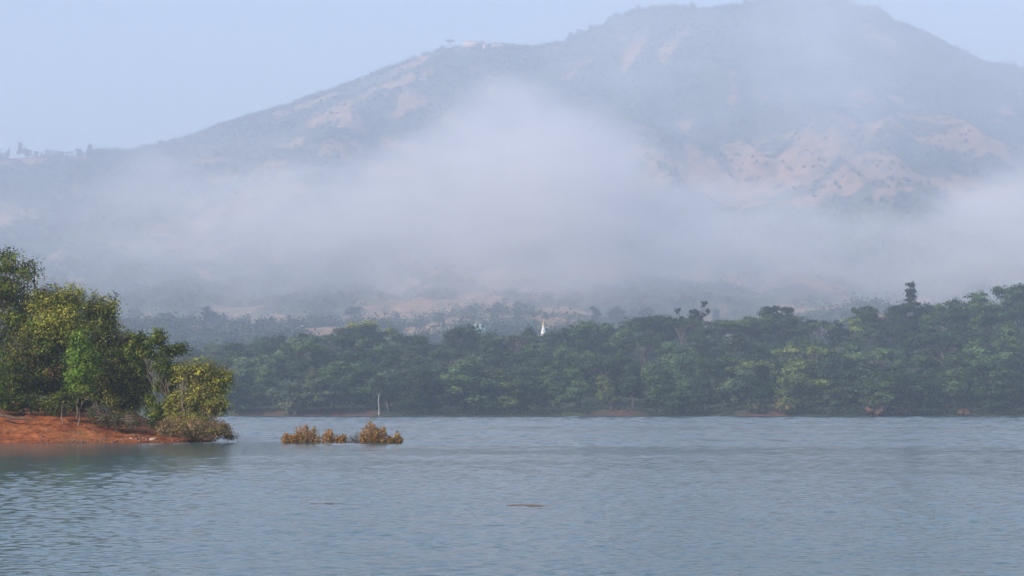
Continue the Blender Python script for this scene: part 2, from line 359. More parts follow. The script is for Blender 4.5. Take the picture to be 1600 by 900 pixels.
# ------------------------------------------------------------------ trees
def unit(v): return v / (np.linalg.norm(v, axis=-1, keepdims=True) + 1e-9)
def curve(a, b, n=6, sag=0.12, rng=RNG):
    a = np.asarray(a, float); b = np.asarray(b, float); t = np.linspace(0, 1, n)[:, None]
    L = np.linalg.norm(b - a); off = rng.normal(size=3) * sag * L; off[2] = abs(off[2]) * 0.4 - 0.0
    w1 = rng.normal(size=(n, 3)) * L * 0.025; w1[0] = w1[-1] = 0
    return a * (1 - t) + b * t + 4 * t * (1 - t) * off * 0.5 + w1
def scatter_leaves(mb, C, cr, npc, L, pal, pw, rng, center=None, up=0.5, droop=0.0, aspect=0.42, flat=0.75, tone=0.3, LC=None, ow=0.5):
    """leaf-sized faces spread round every cluster centre"""
    nC = len(C); npc = np.asarray(npc) if np.ndim(npc) else np.full(nC, npc)
    ci = np.repeat(np.arange(nC), npc); n = len(ci)
    cr = np.asarray(cr) if np.ndim(cr) else np.full(nC, cr)
    off = rng.normal(size=(n, 3)) * 0.5; off[:, 2] *= flat
    P = C[ci] + off * cr[ci][:, None]
    outw = unit(off) if center is None else unit(off * 0.6 + unit(C[ci] - center) * 0.7)
    if LC is not None: outw = unit(P - LC[ci])
    N = unit(outw * ow + np.array([0, 0, up]) + rng.normal(size=(n, 3)) * (0.55 if LC is None else 0.4))
    D = rng.normal(size=(n, 3)) + outw * 0.6; D[:, 2] -= droop
    D = unit(D - (D * N).sum(1, keepdims=True) * N); S = np.cross(N, D)
    if np.ndim(L): L = np.asarray(L)[ci][:, None]
    l_ = L * rng.uniform(0.6, 1.35, n)[:, None] if not np.ndim(L) else L * rng.uniform(0.6, 1.35, n)[:, None]; w_ = l_ * aspect * rng.uniform(0.8, 1.2, n)[:, None]
    V = np.stack([P - D * l_ * .5, P + S * w_ * .5 + D * l_ * .05 - N * w_ * .12, P + D * l_ * .5 - np.array([0, 0, 1]) * l_ * .08, P - S * w_ * .5 + D * l_ * .05 - N * w_ * .12], 1).reshape(-1, 3)
    Fc = np.arange(4 * n).reshape(n, 4)
    pal = np.asarray(pal, float); pc = rng.choice(len(pal), size=nC, p=np.asarray(pw) / np.sum(pw))
    pl = rng.choice(len(pal), size=n, p=np.asarray(pw) / np.sum(pw))
    colr = pal[np.where(rng.random(n) < 0.7, pc[ci], pl)]
    k = (1 + tone * rng.uniform(-1, 1, nC))[ci] * (1 + 0.35 * rng.uniform(-1, 1, n))
    mb.add(V, Fc, colr * k[:, None])
def lobe_points(lobes, n, rng, shell=0.45, zmin=None):
    lobes = np.asarray(lobes, float); vol = np.prod(lobes[:, 3:6], axis=1) ** 0.8; li = rng.choice(len(lobes), size=n, p=vol / vol.sum())
    d = unit(rng.normal(size=(n, 3))); r = rng.random(n) ** shell * rng.uniform(0.85, 1.12, n)
    P = lobes[li, :3] + d * r[:, None] * lobes[li, 3:6]
    ok = np.ones(n, bool) if zmin is None else P[:, 2] > zmin
    return P[ok], li[ok]
def skeleton(mb, lobes, C, li, fork, r0, rng, twigs=0.5, base=(0, 0, 0), sides=7, stems=1, bend=0.1, tw_r=0.012):
    base = np.asarray(base, float); fork = np.asarray(fork, float)
    tr = curve(base - [0, 0, .5], fork, 8, bend, rng); mb.tube(tr, np.linspace(r0 * 1.25, r0 * 0.75, 8), sides)
    for k, L in enumerate(np.asarray(lobes, float)):
        start = tr[-1 - (k % 3)] if stems == 1 or k % 2 else base + rng.normal(size=3) * [r0 * 2, r0 * 2, 0]
        lim = curve(start, L[:3] + [0, 0, L[5] * .3], 9, 0.16, rng); rr = r0 * rng.uniform(0.4, 0.62)
        mb.tube(lim, np.linspace(rr, rr * 0.25, 9), 6)
        mine = np.where(li == k)[0]; mine = mine[rng.random(len(mine)) < twigs]
        for q in mine:
            j = rng.integers(3, 9); d_ = curve(lim[j], C[q], 5, 0.12, rng); mb.tube(d_, np.linspace(max(rr * 0.28, tw_r * 1.6), tw_r * 0.5, 5), 4)
GREEN = (0.12, 0.165, 0.020); DARK = (0.045, 0.070, 0.014); OLIVE = (0.20, 0.20, 0.028); YEL = (0.37, 0.34, 0.05)
LIME = (0.17, 0.26, 0.03); BROWN = (0.15, 0.085, 0.035); RUST = (0.20, 0.07, 0.03); TAN = (0.36, 0.23, 0.115)
def near_tree(name, label, cat, bpx, bY, lobes_px, ncl, npc, L, pal, pw, r0, fork_px, cr=0.45, twigs=0.4, bark=None, seed=1, stems=1, group=None, up=0.5, droop=0.1, depth=0.8, tone=0.35, base_z=None, shell=0.42, aspect=0.42, tw_r=0.012, zmin=0.12):
    """lobes_px: (px, py, dY, half width px, half height px) at depth bY + dY"""
    rng = np.random.default_rng(seed)
    bx = (bpx - 800) / F * bY
    bz = max(float(land(bx, bY)), -0.3) if base_z is None else base_z
    base = np.array([bx, bY, bz])
    lobes = []
    if name == 'drowned_bush':
        big = list(lobes_px)
        for q in range(16):
            L_ = big[rng.integers(len(big))]; t_ = rng.uniform(-1.1, 1.1); hh_ = rng.uniform(2, 4.5)
            lobes_px = lobes_px + [(L_[0] + t_ * L_[3], L_[1] - L_[4] * (1.05 - .5 * abs(t_)) + 1, 0, 1.6, hh_)]
    for (px, py, dY, hw, hh) in lobes_px:
        c = at(px, py, bY + dY) - base; s = (bY + dY) / F
        lobes.append((c[0], c[1], c[2], hw * s, max(hw, hh) * s * depth, hh * s))
    C, li = lobe_points(lobes, ncl, rng, shell, zmin - min(bz, 0) if zmin is not None else None)
    root = empty(name, tuple(base)); tag(root, label, cat, group)
    mt = MB(); fk = at(fork_px[0], fork_px[1], bY) - base
    skeleton(mt, lobes, C, li, fk, r0, rng, twigs, stems=stems, tw_r=tw_r)
    mt.build('trunk', bark or M_bark, root, True)
    mc = MB(); cen = np.mean(np.asarray(lobes)[:, :3], axis=0)
    scatter_leaves(mc, C, cr * rng.uniform(0.7, 1.3, len(C)), (npc * rng.uniform(0.6, 1.4, len(C))).astype(int), L, pal, pw, rng, cen, up, droop, aspect=aspect, tone=tone, LC=np.asarray(lobes)[li, :3], ow=0.55)
    mc.build('crown', M_leaf, root)
    return root

near_tree('broadleaf_tree', 'tallest tree on the red point, dark green with a rusty top', 'tree', 18, 127,
    [(8, 408, 0, 30, 22), (40, 412, 0, 14, 9), (48, 428, -1, 22, 12), (10, 450, 0, 42, 30), (-30, 440, 2, 50, 45), (25, 500, 0, 42, 38), (-40, 540, 0, 60, 60), (40, 480, 1, 26, 24)],
    640, 42, 0.20, [DARK, GREEN, OLIVE, BROWN], [4, 4, 2, 0.8], 0.20, (16, 560), seed=3, cr=0.5)
near_tree('broadleaf_tree', 'dark green tree with dry brown sprays under the rusty topped tree', 'tree', 48, 124,
    [(30, 560, 0, 38, 34), (70, 545, 0, 34, 30), (75, 590, 0, 36, 28), (35, 605, 0, 36, 26), (95, 600, 1, 26, 34), (60, 520, 1, 22, 16)],
    420, 40, 0.19, [DARK, GREEN, BROWN, OLIVE], [6, 3, 1.4, 1], 0.12, (50, 610), seed=4, cr=0.5)
near_tree('broadleaf_tree', 'big yellow-green tree with fine twigs showing at its top, mid point', 'tree', 95, 126,
    [(75, 470, 0, 32, 26), (112, 468, -1, 30, 24), (140, 480, 0, 22, 22), (162, 500, 0, 18, 40), (100, 510, -2, 48, 34), (150, 545, -1, 34, 40), (70, 520, 0, 36, 34), (175, 480, 0, 6, 20)],
    760, 40, 0.19, [OLIVE, YEL, GREEN, DARK], [4, 3, 3, 1], 0.18, (98, 590), seed=5, cr=0.48, twigs=0.6)
near_tree('broadleaf_tree', 'dull olive tree between the yellow-green tree and the open limbed tree', 'tree', 182, 125.5,
    [(188, 535, 0, 26, 26), (170, 580, -1, 34, 34), (205, 585, 0, 28, 38), (185, 618, 0, 34, 26), (215, 560, 0, 20, 24), (224, 605, 0, 17, 26), (208, 540, 0, 16, 16), (212, 630, 0, 20, 18)],
    720, 38, 0.17, [OLIVE, DARK, BROWN, GREEN], [4, 3, 1.4, 1.5], 0.13, (185, 630), seed=6, cr=0.45, stems=2, tw_r=0.01)
near_tree('sapling', 'bright lime green sapling standing out before the darker trees', 'tree', 125, 121.5,
    [(128, 530, 0, 18, 16), (124, 560, 0, 24, 22), (132, 585, 0, 26, 18), (118, 600, 0, 16, 14), (142, 560, 0, 14, 20)],
    240, 34, 0.17, [LIME, (0.13, 0.24, 0.03), GREEN], [4, 3, 2.5], 0.05, (124, 622), seed=7, cr=0.38, bark=M_barkpale)
near_tree('sapling', 'thin sapling with pale slanting trunk at the bank edge, under lime leaves', 'tree', 122, 119.8,
    [(134, 610, 0, 12, 8), (145, 618, 0, 10, 7), (118, 618, 0, 10, 8)], 46, 26, 0.15, [OLIVE, DARK, GREEN], [2, 2, 3], 0.035, (130, 622), seed=8, cr=0.3, bark=M_barkpale)
near_tree('sapling', 'small leafy sapling with a thin brown stem beside the slanting pale trunk', 'tree', 99, 119.6,
    [(100, 620, 0, 14, 9), (86, 628, 0, 14, 10), (110, 632, 0, 10, 8)], 60, 26, 0.15, [OLIVE, DARK, GREEN], [2, 2, 2], 0.03, (104, 624), seed=9, cr=0.3, bark=M_twig)
near_tree('shrub', 'light green shrub at the photo edge, on top of the red bank', 'shrub', -4, 121,
    [(-6, 600, 0, 20, 30), (6, 625, 0, 16, 18), (-12, 560, 0, 18, 26)], 170, 34, 0.17, [LIME, GREEN, OLIVE], [3, 3, 1], 0.05, (-4, 630), seed=10, cr=0.36)
near_tree('shrub', 'low dark shrub with a few rusty leaves under the brown-sprayed tree', 'shrub', 62, 121.5,
    [(40, 628, 0, 28, 16), (72, 634, 0, 20, 14), (18, 632, 0, 14, 12), (90, 640, 0, 12, 10)], 190, 30, 0.15, [DARK, GREEN, RUST], [5, 3, 0.5], 0.04, (62, 636), seed=12, cr=0.35, stems=2)
near_tree('shrub', 'dark thicket of grey twigs at the foot of the olive tree', 'shrub', 185, 119.5,
    [(165, 650, 0, 26, 16), (192, 655, 0, 26, 14), (150, 640, 0, 18, 16), (212, 660, -1, 14, 10)], 230, 16, 0.13, [DARK, BROWN, (0.12, 0.11, 0.09)], [4, 2, 2], 0.045, (180, 655), seed=13, cr=0.35, stems=2, twigs=1.0, bark=M_twig)
near_tree('open_limbed_tree', 'open tree with bare pale limbs and dark leaf clumps near the point tip', 'tree', 268, 121,
    [(218, 530, 0, 14, 10), (246, 527, 0, 16, 13), (232, 548, 0, 16, 9), (262, 545, 0, 14, 11), (282, 546, 0, 13, 10), (256, 572, 0, 18, 14), (262, 600, 1, 20, 18), (208, 548, 1, 14, 14), (244, 558, 1, 9, 7), (278, 630, 0, 24, 18), (250, 652, 0, 18, 18), (275, 580, 0, 16, 16), (238, 628, 2, 10, 14), (222, 575, 2, 14, 16)],
    560, 34, 0.18, [DARK, GREEN, OLIVE], [4, 4, 1.5], 0.06, (262, 615), seed=14, cr=0.34, twigs=0.15, bark=M_bark, stems=2, shell=0.5)
near_tree('olive_bush', 'tall rounded olive-gold bush on the very tip of the point', 'bush', 305, 119,
    [(322, 582, 0, 30, 20), (342, 600, 0, 20, 22), (298, 585, 0, 22, 22), (310, 622, 0, 38, 26), (340, 630, -1, 20, 20), (285, 635, 0, 26, 22), (300, 660, -1, 40, 18), (355, 590, 0, 7, 18)],
    760, 36, 0.15, [OLIVE, YEL, (0.16, 0.125, 0.05), GREEN], [4, 2.5, 3, 2], 0.09, (300, 650), seed=15, cr=0.4, twigs=0.5, bark=M_barkpale, stems=2, base_z=-0.1, shell=0.5)
near_tree('water_bush', 'pinkish brown bush spreading over the water at the foot of the olive bush', 'bush', 318, 116.5,
    [(300, 668, 0, 44, 17), (335, 672, 0, 34, 14), (362, 680, 0, 13, 8), (262, 668, 0, 16, 15), (350, 668, 0, 10, 9)], 420, 32, 0.12, [TAN, BROWN, (0.20, 0.15, 0.07), OLIVE], [4, 3, 3, 1.5], 0.05, (318, 685), seed=16, cr=0.26, twigs=0.6, bark=M_twig, stems=2, base_z=-0.3, tw_r=0.008)
# filler trees standing further back on the point, seen through gaps
for k, (px, Yb, lob) in enumerate([(-60, 135, [(-70, 500, 0, 60, 60), (-110, 560, 0, 60, 50)]), (60, 136, [(60, 560, 0, 50, 50), (20, 600, 0, 50, 34), (105, 590, 0, 36, 44)]), (150, 134, [(150, 600, 0, 46, 40), (190, 625, 0, 34, 26), (120, 620, 0, 40, 26)])]):
    near_tree('broadleaf_tree', ['dark tree cut by the photo edge behind the light green shrub', 'shadowed tree standing deepest behind the brown-sprayed tree', 'shadowed tree standing deepest behind the dull olive tree'][k], 'tree', px, Yb, lob, 330, 36, 0.24,
        [DARK, GREEN], [3, 1], 0.15, (px, 600), seed=30 + k, cr=0.65)
# bushes half drowned in the lake
GW = 'half drowned brown bushes in the lake'
BP = [(0.46, 0.27, 0.11), (0.50, 0.25, 0.07), (0.20, 0.10, 0.035), (0.27, 0.20, 0.05)]
def drowned_bush(label, Yd, prof, nst, pal, pw, seed, leaves=11, L=0.095):
    rng = np.random.default_rng(seed); P = np.array(prof, float); mid = P[:, 0].mean(); s_ = Yd / F
    base = np.array([(mid - 800) / F * Yd, Yd, -0.25]); r = empty('drowned_bush', tuple(base)); tag(r, label, 'bush', GW)
    mt = MB(); mc = MB(); pts = []; hw = (P[-1, 0] - P[0, 0]) * .5 * s_
    wy = CAM_H + float(elev(691)) * Yd
    for k in range(nst):
        px = rng.uniform(P[0, 0], P[-1, 0]); top = CAM_H + float(elev(np.interp(px, P[:, 0], P[:, 1]))) * Yd
        dep = rng.uniform(-.5, .5) * hw; hgt = (top + 0.25) * rng.choice([rng.uniform(.35, .9), rng.uniform(.85, 1.04)]) * (1 - .25 * (dep / (hw + .01)) ** 2)
        tip = np.array([(px - mid) * s_, dep, max(hgt, .35)])
        root_ = np.array([tip[0] * rng.uniform(.55, .95), dep * .5, 0.0])
        c = curve(root_, tip, 7, 0.10, rng); mt.tube(c, np.linspace(.011, .003, 7), 4)
        t = rng.uniform(.28, 1.02, leaves); q = np.stack([np.interp(t, np.linspace(0, 1, 7), c[:, a_]) for a_ in range(3)], -1)
        pts.append(q[q[:, 2] > .27])
    C = np.concatenate(pts)
    scatter_leaves(mc, C, .075, 4, L, pal, pw, rng, None, .25, -.8, aspect=.45, flat=1.0, tone=.35)
    mt.build('trunk', M_twig, r, True); mc.build('crown', M_leaf, r)
drowned_bush('low rust-brown bush in the water, nearest the point, with a side sprig', 115.6, [(440, 684), (447, 676), (455, 678), (459, 682), (463, 670), (466, 663), (471, 664), (478, 662), (484, 669), (488, 673), (492, 664), (495, 667), (498, 675), (501, 682)], 170, BP, [3, 4, 3, 2], 17)
drowned_bush('smallest thin low bush in the water between the two larger brown ones', 115.4, [(504, 682), (508, 674), (514, 669), (518, 671), (522, 677), (530, 681), (538, 677), (543, 683)], 90, BP, [4, 3, 3, 1], 18)
drowned_bush('tallest brown bush in the water with golden top and dark side twigs', 114.2, [(562, 678), (568, 668), (572, 660), (578, 656), (584, 661), (590, 667), (596, 665), (601, 665), (605, 676), (611, 683), (617, 684), (621, 674), (625, 675), (629, 684)], 230, BP, [3, 3, 3, 3], 19)
drowned_bush('leafless grey-brown twigs in the water against the tallest drowned bush', 114.9, [(543, 684), (549, 678), (553, 683), (557, 673), (560, 672), (565, 676)], 46, [(0.06, 0.06, 0.045), (0.12, 0.08, 0.05)], [3, 1], 20, 5, .07)

# ------------------------------------------------------------------ stones, log and driftwood on the bank
def rock_mesh(seed, mat):
    rng = np.random.default_rng(seed); nu, nv = 9, 6; V = []; 
    for j in range(nv + 1):
        for i in range(nu):
            th = math.pi * j / nv; ph = 2 * math.pi * i / nu
            V.append((math.sin(th) * math.cos(ph), math.sin(th) * math.sin(ph), math.cos(th)))
    V = np.array(V); r = 0.8 + 0.4 * vnoise(V[:, 0] * 1.7 + seed, V[:, 1] * 1.7 + V[:, 2] * 2.1, seed) + 0.12 * rng.normal(size=len(V)) * (np.abs(V[:, 2]) < .99)
    V = V * r[:, None] * [1, .8, .55]
    Fc = [(j * nu + i, (j + 1) * nu + i, (j + 1) * nu + (i + 1) % nu, j * nu + (i + 1) % nu) for j in range(nv) for i in range(nu)]
    b = MB(); b.add(V, Fc); return b.mesh('rock', mat)
M_rock = plain_mat('laterite_stone', (0.17, 0.085, 0.06), 0.9, 0.4, 3); M_rockp = plain_mat('pale_stone', (0.36, 0.27, 0.22), 0.9, 0.3, 3)
RM = [rock_mesh(s, M_rock) for s in (1, 2, 3)]
RP = rock_mesh(5, M_rockp)
rr = np.random.default_rng(5)
def place_rock(me, x, y, s, label, group=None):
    o = bpy.data.objects.new('rock', me); col.objects.link(o)
    o.location = (x, y, float(land(x, y)) + s * 0.12); o.scale = (s, s, s); o.rotation_euler = (rr.uniform(-.3, .3), rr.uniform(-.3, .3), rr.uniform(0, 6.3))
    tag(o, label, 'rock', group)
for (px, py, s, lab) in [(241, 681, .26, 'pale pinkish boulder, largest of the stones near the tip of the point'), (207, 676, .17, 'small pale stone at the edge of the dark twig thicket')]:
    yb = 116.6; place_rock(RP, (px - 800) / F * yb, yb, s, lab)
for k in range(34):
    x = -rr.uniform(20.2, 25.5); y = float(shore_front(x)) + rr.uniform(0.1, 2.2)
    place_rock(RM[k % 3], x, y, rr.uniform(0.05, 0.16), 'small dark red stone in the rubble at the narrow tip of the bank', 'dark stones in the rubble at the bank tip')
for k in range(40):
    x = -rr.uniform(22, 33); y = float(shore_front(x)) + rr.choice([rr.uniform(0.0, 0.6), rr.uniform(0, 6)])
    place_rock(RM[k % 3], x, y, rr.uniform(0.05, 0.13), 'small clod of red laterite on the open slope of the bank', 'clods lying on the open slope')
b = MB(); rl = np.random.default_rng(91); nL = 5200; lx = -rl.uniform(19.5, 36, nL); ly = shore_front(lx) + rl.uniform(0.35, 9.5, nL) ** 1.0
lz = land(lx, ly); ok = lz > .05; Pn = np.stack([lx, ly, lz + .012], -1)[ok]
scatter_leaves(b, Pn, .04, 1, .075, [(0.34, 0.20, 0.10), (0.16, 0.08, 0.04), (0.08, 0.045, 0.03), (0.12, 0.12, 0.04)], [2, 3, 3, 1], rl, None, 2.0, flat=.1)
tag(b.build('leaf_litter', M_hilltree), 'dry leaves and crumbs strewn over the red bank', 'litter', kind='stuff')
b = MB(); pts = [at(-12, 641, 119.5), at(6, 649, 119.2), at(22, 653, 119), at(42, 655, 118.8), at(62, 656.5, 118.6)]
pts = [np.array([q[0], q[1], max(q[2], float(land(q[0], q[1])) + .07)]) for q in pts]
b.tube(pts, [.11, .10, .09, .07, .03], 7)
lg = b.build('fallen_branch', M_log, None, True); tag(lg, 'brown fallen branch lying along the top of the red bank', 'branch')
def stick(x0, x1, py, Yd, r, label, seed):
    rng = np.random.default_rng(seed); a = at(x0, py, Yd); c = at(x1, py, Yd); n_ = 9; t = np.linspace(0, 1, n_)[:, None]
    P = a * (1 - t) + c * t; P[:, 1] += np.linspace(.1, -.25, n_) + rng.normal(size=n_) * .02; P[:, 2] = r * 0.25 - 0.6 * r * np.abs(np.linspace(-1, 1, n_)) + rng.normal(size=n_) * r * .1
    b = MB(); b.tube(P, r * np.array([.3, .7, .9, 1, 1, 1, .9, .7, .3]), 6)
    q = P[5]; b.tube([q, q + [.05, .05, r * 1.4]], [r * .5, r * .2], 5)
    tag(b.build('floating_branch', M_log, None, True), label, 'branch')
Yst = F * CAM_H / (789 - 640.0)
stick(782, 858, 789, Yst, 0.022, 'dark brown branch floating low in the open water, the darker one', 4)
stick(483, 548, 785, Yst * 1.02, 0.012, 'thin brown stick barely breaking the water, paler of the two', 6)

# ------------------------------------------------------------------ far forest: every tree a thing
def far_tree_meshes(kind, seed):
    """unit tree: height 1, crown about 0.3 in radius; returns trunk mesh, crown mesh"""
    rng = np.random.default_rng(seed); lobes = []
    if kind == 'round':
        for k in range(8):
            a = rng.uniform(0, 6.28); r = rng.uniform(0.05, 0.24); lobes.append((r * math.cos(a), r * math.sin(a), rng.uniform(0.36, 0.82) - r * .35, rng.uniform(.09, .17), rng.uniform(.09, .17), rng.uniform(.08, .14)))
        lobes.append((0, 0, .25, .22, .22, .16))
        n, fk = 210, .3
    elif kind == 'tall':
        for k in range(8):
            z = 0.3 + 0.62 * k / 8; a = rng.uniform(0, 6.28); r = rng.uniform(0, .12); lobes.append((r * math.cos(a), r * math.sin(a), z, .17 - .07 * k / 8, .17 - .07 * k / 8, .10))
        n, fk = 190, .4
    elif kind == 'umbrella':
        for k in range(9):
            a = k * 2.4; r = 0.10 + rng.uniform(0, .26); lobes.append((r * math.cos(a), r * math.sin(a), .84 - r * .3, rng.uniform(.08, .13), rng.uniform(.08, .13), .045))
        n, fk = 120, .6
    elif kind == 'sparse':
        for k in range(10):
            a = k * 2.4; r = rng.uniform(0.05, .28); lobes.append((r * math.cos(a), r * math.sin(a), rng.uniform(.55, .95) - .3 * r, rng.uniform(.05, .08), rng.uniform(.05, .08), .04))
        n, fk = 80, .5
    elif kind == 'tiered':
        for k, (z, r) in enumerate([(.975, .028), (.955, .052), (.935, .04), (.90, .018), (.865, .03), (.845, .066), (.83, .05), (.79, .05), (.75, .09), (.68, .10), (.6, .12), (.5, .13)]):
            q_ = (.028 if k % 2 else -.024) * (1 if k > 2 else .35); lobes.append((q_ * rng.uniform(.5, 1.2), q_ * rng.uniform(-1, 1), z, r * rng.uniform(.6, 1.1), r * rng.uniform(.6, 1.1), .017))
        n, fk = 190, .85
    elif kind == 'bush':
        for k in range(6):
            a = rng.uniform(0, 6.28); r = rng.uniform(0.1, .4); lobes.append((r * math.cos(a), r * math.sin(a), rng.uniform(.25, .65), .32, .32, .26))
        n, fk = 90, .15
    C, li = lobe_points(lobes, n, rng, 0.25, 0.03)
    cr = {'round': .060, 'tall': .055, 'umbrella': .036, 'sparse': .028, 'tiered': .034, 'bush': .14}[kind]
    npc = {'round': 24, 'tall': 20, 'umbrella': 16, 'sparse': 16, 'tiered': 9, 'bush': 20}[kind]
    mt = MB(); skeleton(mt, lobes, C, li, (rng.uniform(-.03, .03), 0, fk), 0.015, rng, 0.12 if kind in ('round', 'tall') else 0.5, base=(0, 0, 0.02), sides=6, tw_r=0.003)
    # keep the root below ground
    tm = mt.mesh('trunk', M_barkfar, True)
    vz = np.empty(len(tm.vertices) * 3, np.float32); tm.vertices.foreach_get('co', vz); vz = vz.reshape(-1, 3); vz[:, 2] = np.maximum(vz[:, 2], -0.06); tm.vertices.foreach_set('co', vz.ravel()); tm.update()
    mc = MB(); scatter_leaves(mc, C, cr * rng.uniform(.7, 1.4, len(C)), npc, 0.034 if kind != 'bush' else .11, [(1, 1, 1), (1.25, 1.15, .8), (.75, .85, .9)], [3, 1.2, 1.5], rng, np.array([0, 0, .5]), 0.25, 0.0, aspect=0.75, tone=0.30, LC=np.asarray(lobes)[li, :3], ow=1.3)
    cm = mc.mesh('crown', M_far)
    cv = np.concatenate(mc.v); top = float(np.percentile(cv[:, 2], 99.8))
    return tm, cm, top
PROTO = {k: [far_tree_meshes(k, 100 + 7 * i + j) for j in range(nv_)] for i, (k, nv_) in enumerate([('round', 5), ('tall', 3), ('umbrella', 2), ('sparse', 1), ('tiered', 1), ('bush', 3)])}
rf = np.random.default_rng(77)
FOREST = []
def far_tree(kind, x, y, h, tint, wide=1.0, meta=None, base=None, trunk_mat=None):
    tm, cm, top = PROTO[kind][rf.integers(len(PROTO[kind]))]
    s = h / top
    z = float(terrain(x, y)) if base is None else base
    name = {'round': 'broadleaf_tree', 'tall': 'tall_tree', 'umbrella': 'flat_topped_tree', 'sparse': 'sparse_tree', 'tiered': 'tiered_tree', 'bush': 'shrub'}[kind]
    r = empty(name, (x, y, z - 0.01), rf.uniform(0, 6.28)); r.scale = (s * wide, s * wide, s)
    for nm, me in (('trunk', tm), ('crown', cm)):
        c = bpy.data.objects.new(nm, me); col.objects.link(c); c.parent = r; c.color = (*tint, 1)
    r['category'] = 'shrub' if kind == 'bush' else 'tree'
    if meta is not None: meta['o'] = r; FOREST.append(meta)
    return r
crest = np.array([(240, 545), (330, 538), (400, 530), (450, 522), (500, 524), (540, 512), (570, 506), (600, 512), (640, 522), (690, 518), (730, 505), (760, 514), (800, 528), (830, 516), (870, 524), (900, 507), (920, 497),
    (960, 504), (1000, 499), (1050, 492), (1090, 492), (1120, 497), (1150, 499), (1180, 487), (1215, 488), (1250, 492), (1290, 500), (1330, 494), (1360, 484), (1400, 478), (1425, 478), (1450, 477), (1480, 480), (1500, 467), (1540, 460), (1570, 449), (1600, 445), (1700, 440)], float)
TONES = [('dark green', (0.036, 0.062, 0.028)), ('deep green', (0.054, 0.092, 0.038)), ('mid green', (0.085, 0.132, 0.048)), ('grey-green', (0.095, 0.13, 0.070)), ('yellow-green', (0.14, 0.175, 0.05))]
ROWN = ['at the waterline', 'in the second row', 'on the middle slope', 'on the upper slope', 'along the crest']
rows = [(9, 38, (9, 14), 0), (34, 42, (11, 16), 1), (66, 42, (12, 17), 2), (104, 42, (12, 18), 3), (150, 36, (14, 20), 4), (182, 40, (14, 20), 4)]
for dy, sp_px, (h0, h1), ri in rows:
    px = 262.0 if ri < 2 else 268.0
    while px < 1650:
        yy = 541 + dy + rf.uniform(-6, 6) * (1 + ri * 0.7); pj = px + rf.uniform(-9, 9); x = (pj - 800) / F * yy
        g = float(terrain(x, yy)); cz = CAM_H + float(elev(np.interp(pj, crest[:, 0], crest[:, 1]))) * yy
        h = rf.uniform(h0, h1)
        if ri == 4:
            h = cz - g + rf.uniform(-1.8, 1.0)
        else:
            h = min(h, (cz - g) * (0.95 if ri == 3 else .9))
        if pj > 1480 and ri in (1, 2): h *= 1.15
        h = float(np.clip(h, 7, 32))
        kind = rf.choice(['round', 'tall', 'umbrella'], p=[.60, .28, .12] if ri > 0 else [.74, .24, .02])
        tn = rf.choice(5, p=[.30, .30, .24, .12, .04])
        if 1150 < pj < 1270 and ri in (0, 1, 2) and rf.random() < .7: tn = rf.choice([4, 2, 4])  # yellow sunlight on this stretch is put into lighter leaf tints
        if pj > 1270 and ri < 3: tn = rf.choice([0, 0, 1, 2])
        if ri == 0 and 350 < pj < 480: tn = rf.choice([2, 3, 4])
        tint = np.array(TONES[tn][1]) * rf.uniform(.7, 1.35)
        wide = rf.uniform(1.15, 1.9) * (14.0 / h) ** 0.45 * (.8 if kind == 'umbrella' else 1)
        if not (pj < 345 and ri == 0 and pj > 300):
            far_tree(kind, x, yy, h, tint, wide, dict(px=pj, row=ri, tone=TONES[tn][0], shape={'round': 'rounded', 'tall': 'upright', 'umbrella': 'flat-topped'}[kind]))
        px += sp_px * rf.uniform(.8, 1.2)
LMS = [(200, 'the olive bush'), (457, 'the pale shrub'), (592, 'the pale trunk'), (849, 'the white spire'), (1085, 'the sparse tree'), (1215, 'the flat crown'), (1425, 'the tiered tree'), (1700, 'the photo edge')]
cells = {}
for t in FOREST:
    i = max(k for k, (p_, _) in enumerate(LMS) if p_ <= t['px']); cells.setdefault((t['row'], min(i, 6)), []).append(t)
ORD = ['first', 'second', 'third', 'fourth', 'fifth', 'sixth', 'seventh', 'eighth', 'ninth', 'tenth', 'eleventh', 'twelfth', 'thirteenth', 'fourteenth', 'fifteenth', 'sixteenth', 'seventeenth', 'eighteenth', 'nineteenth', 'twentieth']
for (ri, i), L in cells.items():
    L.sort(key=lambda t: t['px'])
    for k, t in enumerate(L):
        t['o']['label'] = f"{t['tone']} {t['shape']} tree {ROWN[ri]}, {ORD[k]} from {LMS[i][1]}"
        t['o']['group'] = 'trees of the forest across the lake'
# the ones that stand out
def special(kind, px, y, top_py, tint, wide, label, group=None, base=None):
    x = (px - 800) / F * y; g = float(terrain(x, y)) if base is None else base
    h = CAM_H + float(elev(top_py)) * y - g
    r = far_tree(kind, x, y, h, tint, wide, None, g); tag(r, label, None, group); return r
special('round', 572, 742, 501, (0.26, 0.28, 0.05), 1.1, 'bright yellow-green tree, the only one tinted as if glowing in sun on the forest crest')  # sun on this crown is painted in: a much lighter leaf tint
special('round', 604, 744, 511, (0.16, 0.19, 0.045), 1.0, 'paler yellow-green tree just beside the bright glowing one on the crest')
special('sparse', 1090, 716, 470, (0.030, 0.045, 0.028), .95, 'gappy tree with thin separate leaf tufts rising above the crest')
special('sparse', 1062, 716, 482, (0.030, 0.045, 0.028), .75, 'smaller gappy tree beside the tufted one above the crest')
special('umbrella', 1215, 716, 477, (0.040, 0.058, 0.034), .75, 'tree with a wide flat crown and bare stem on the crest')
special('tiered', 1425, 735, 441, (0.045, 0.062, 0.042), 1.25, 'tall slim tree with leaves in tiers standing well above the forest')
special('umbrella', 1350, 722, 478, (0.050, 0.070, 0.035), .8, 'low flat-crowned tree between the wide flat crown and the tiered tree')
special('bush', 457, 543.5, 620, (0.20, 0.20, 0.10), .95, 'pale yellowish shrub on the red far bank')
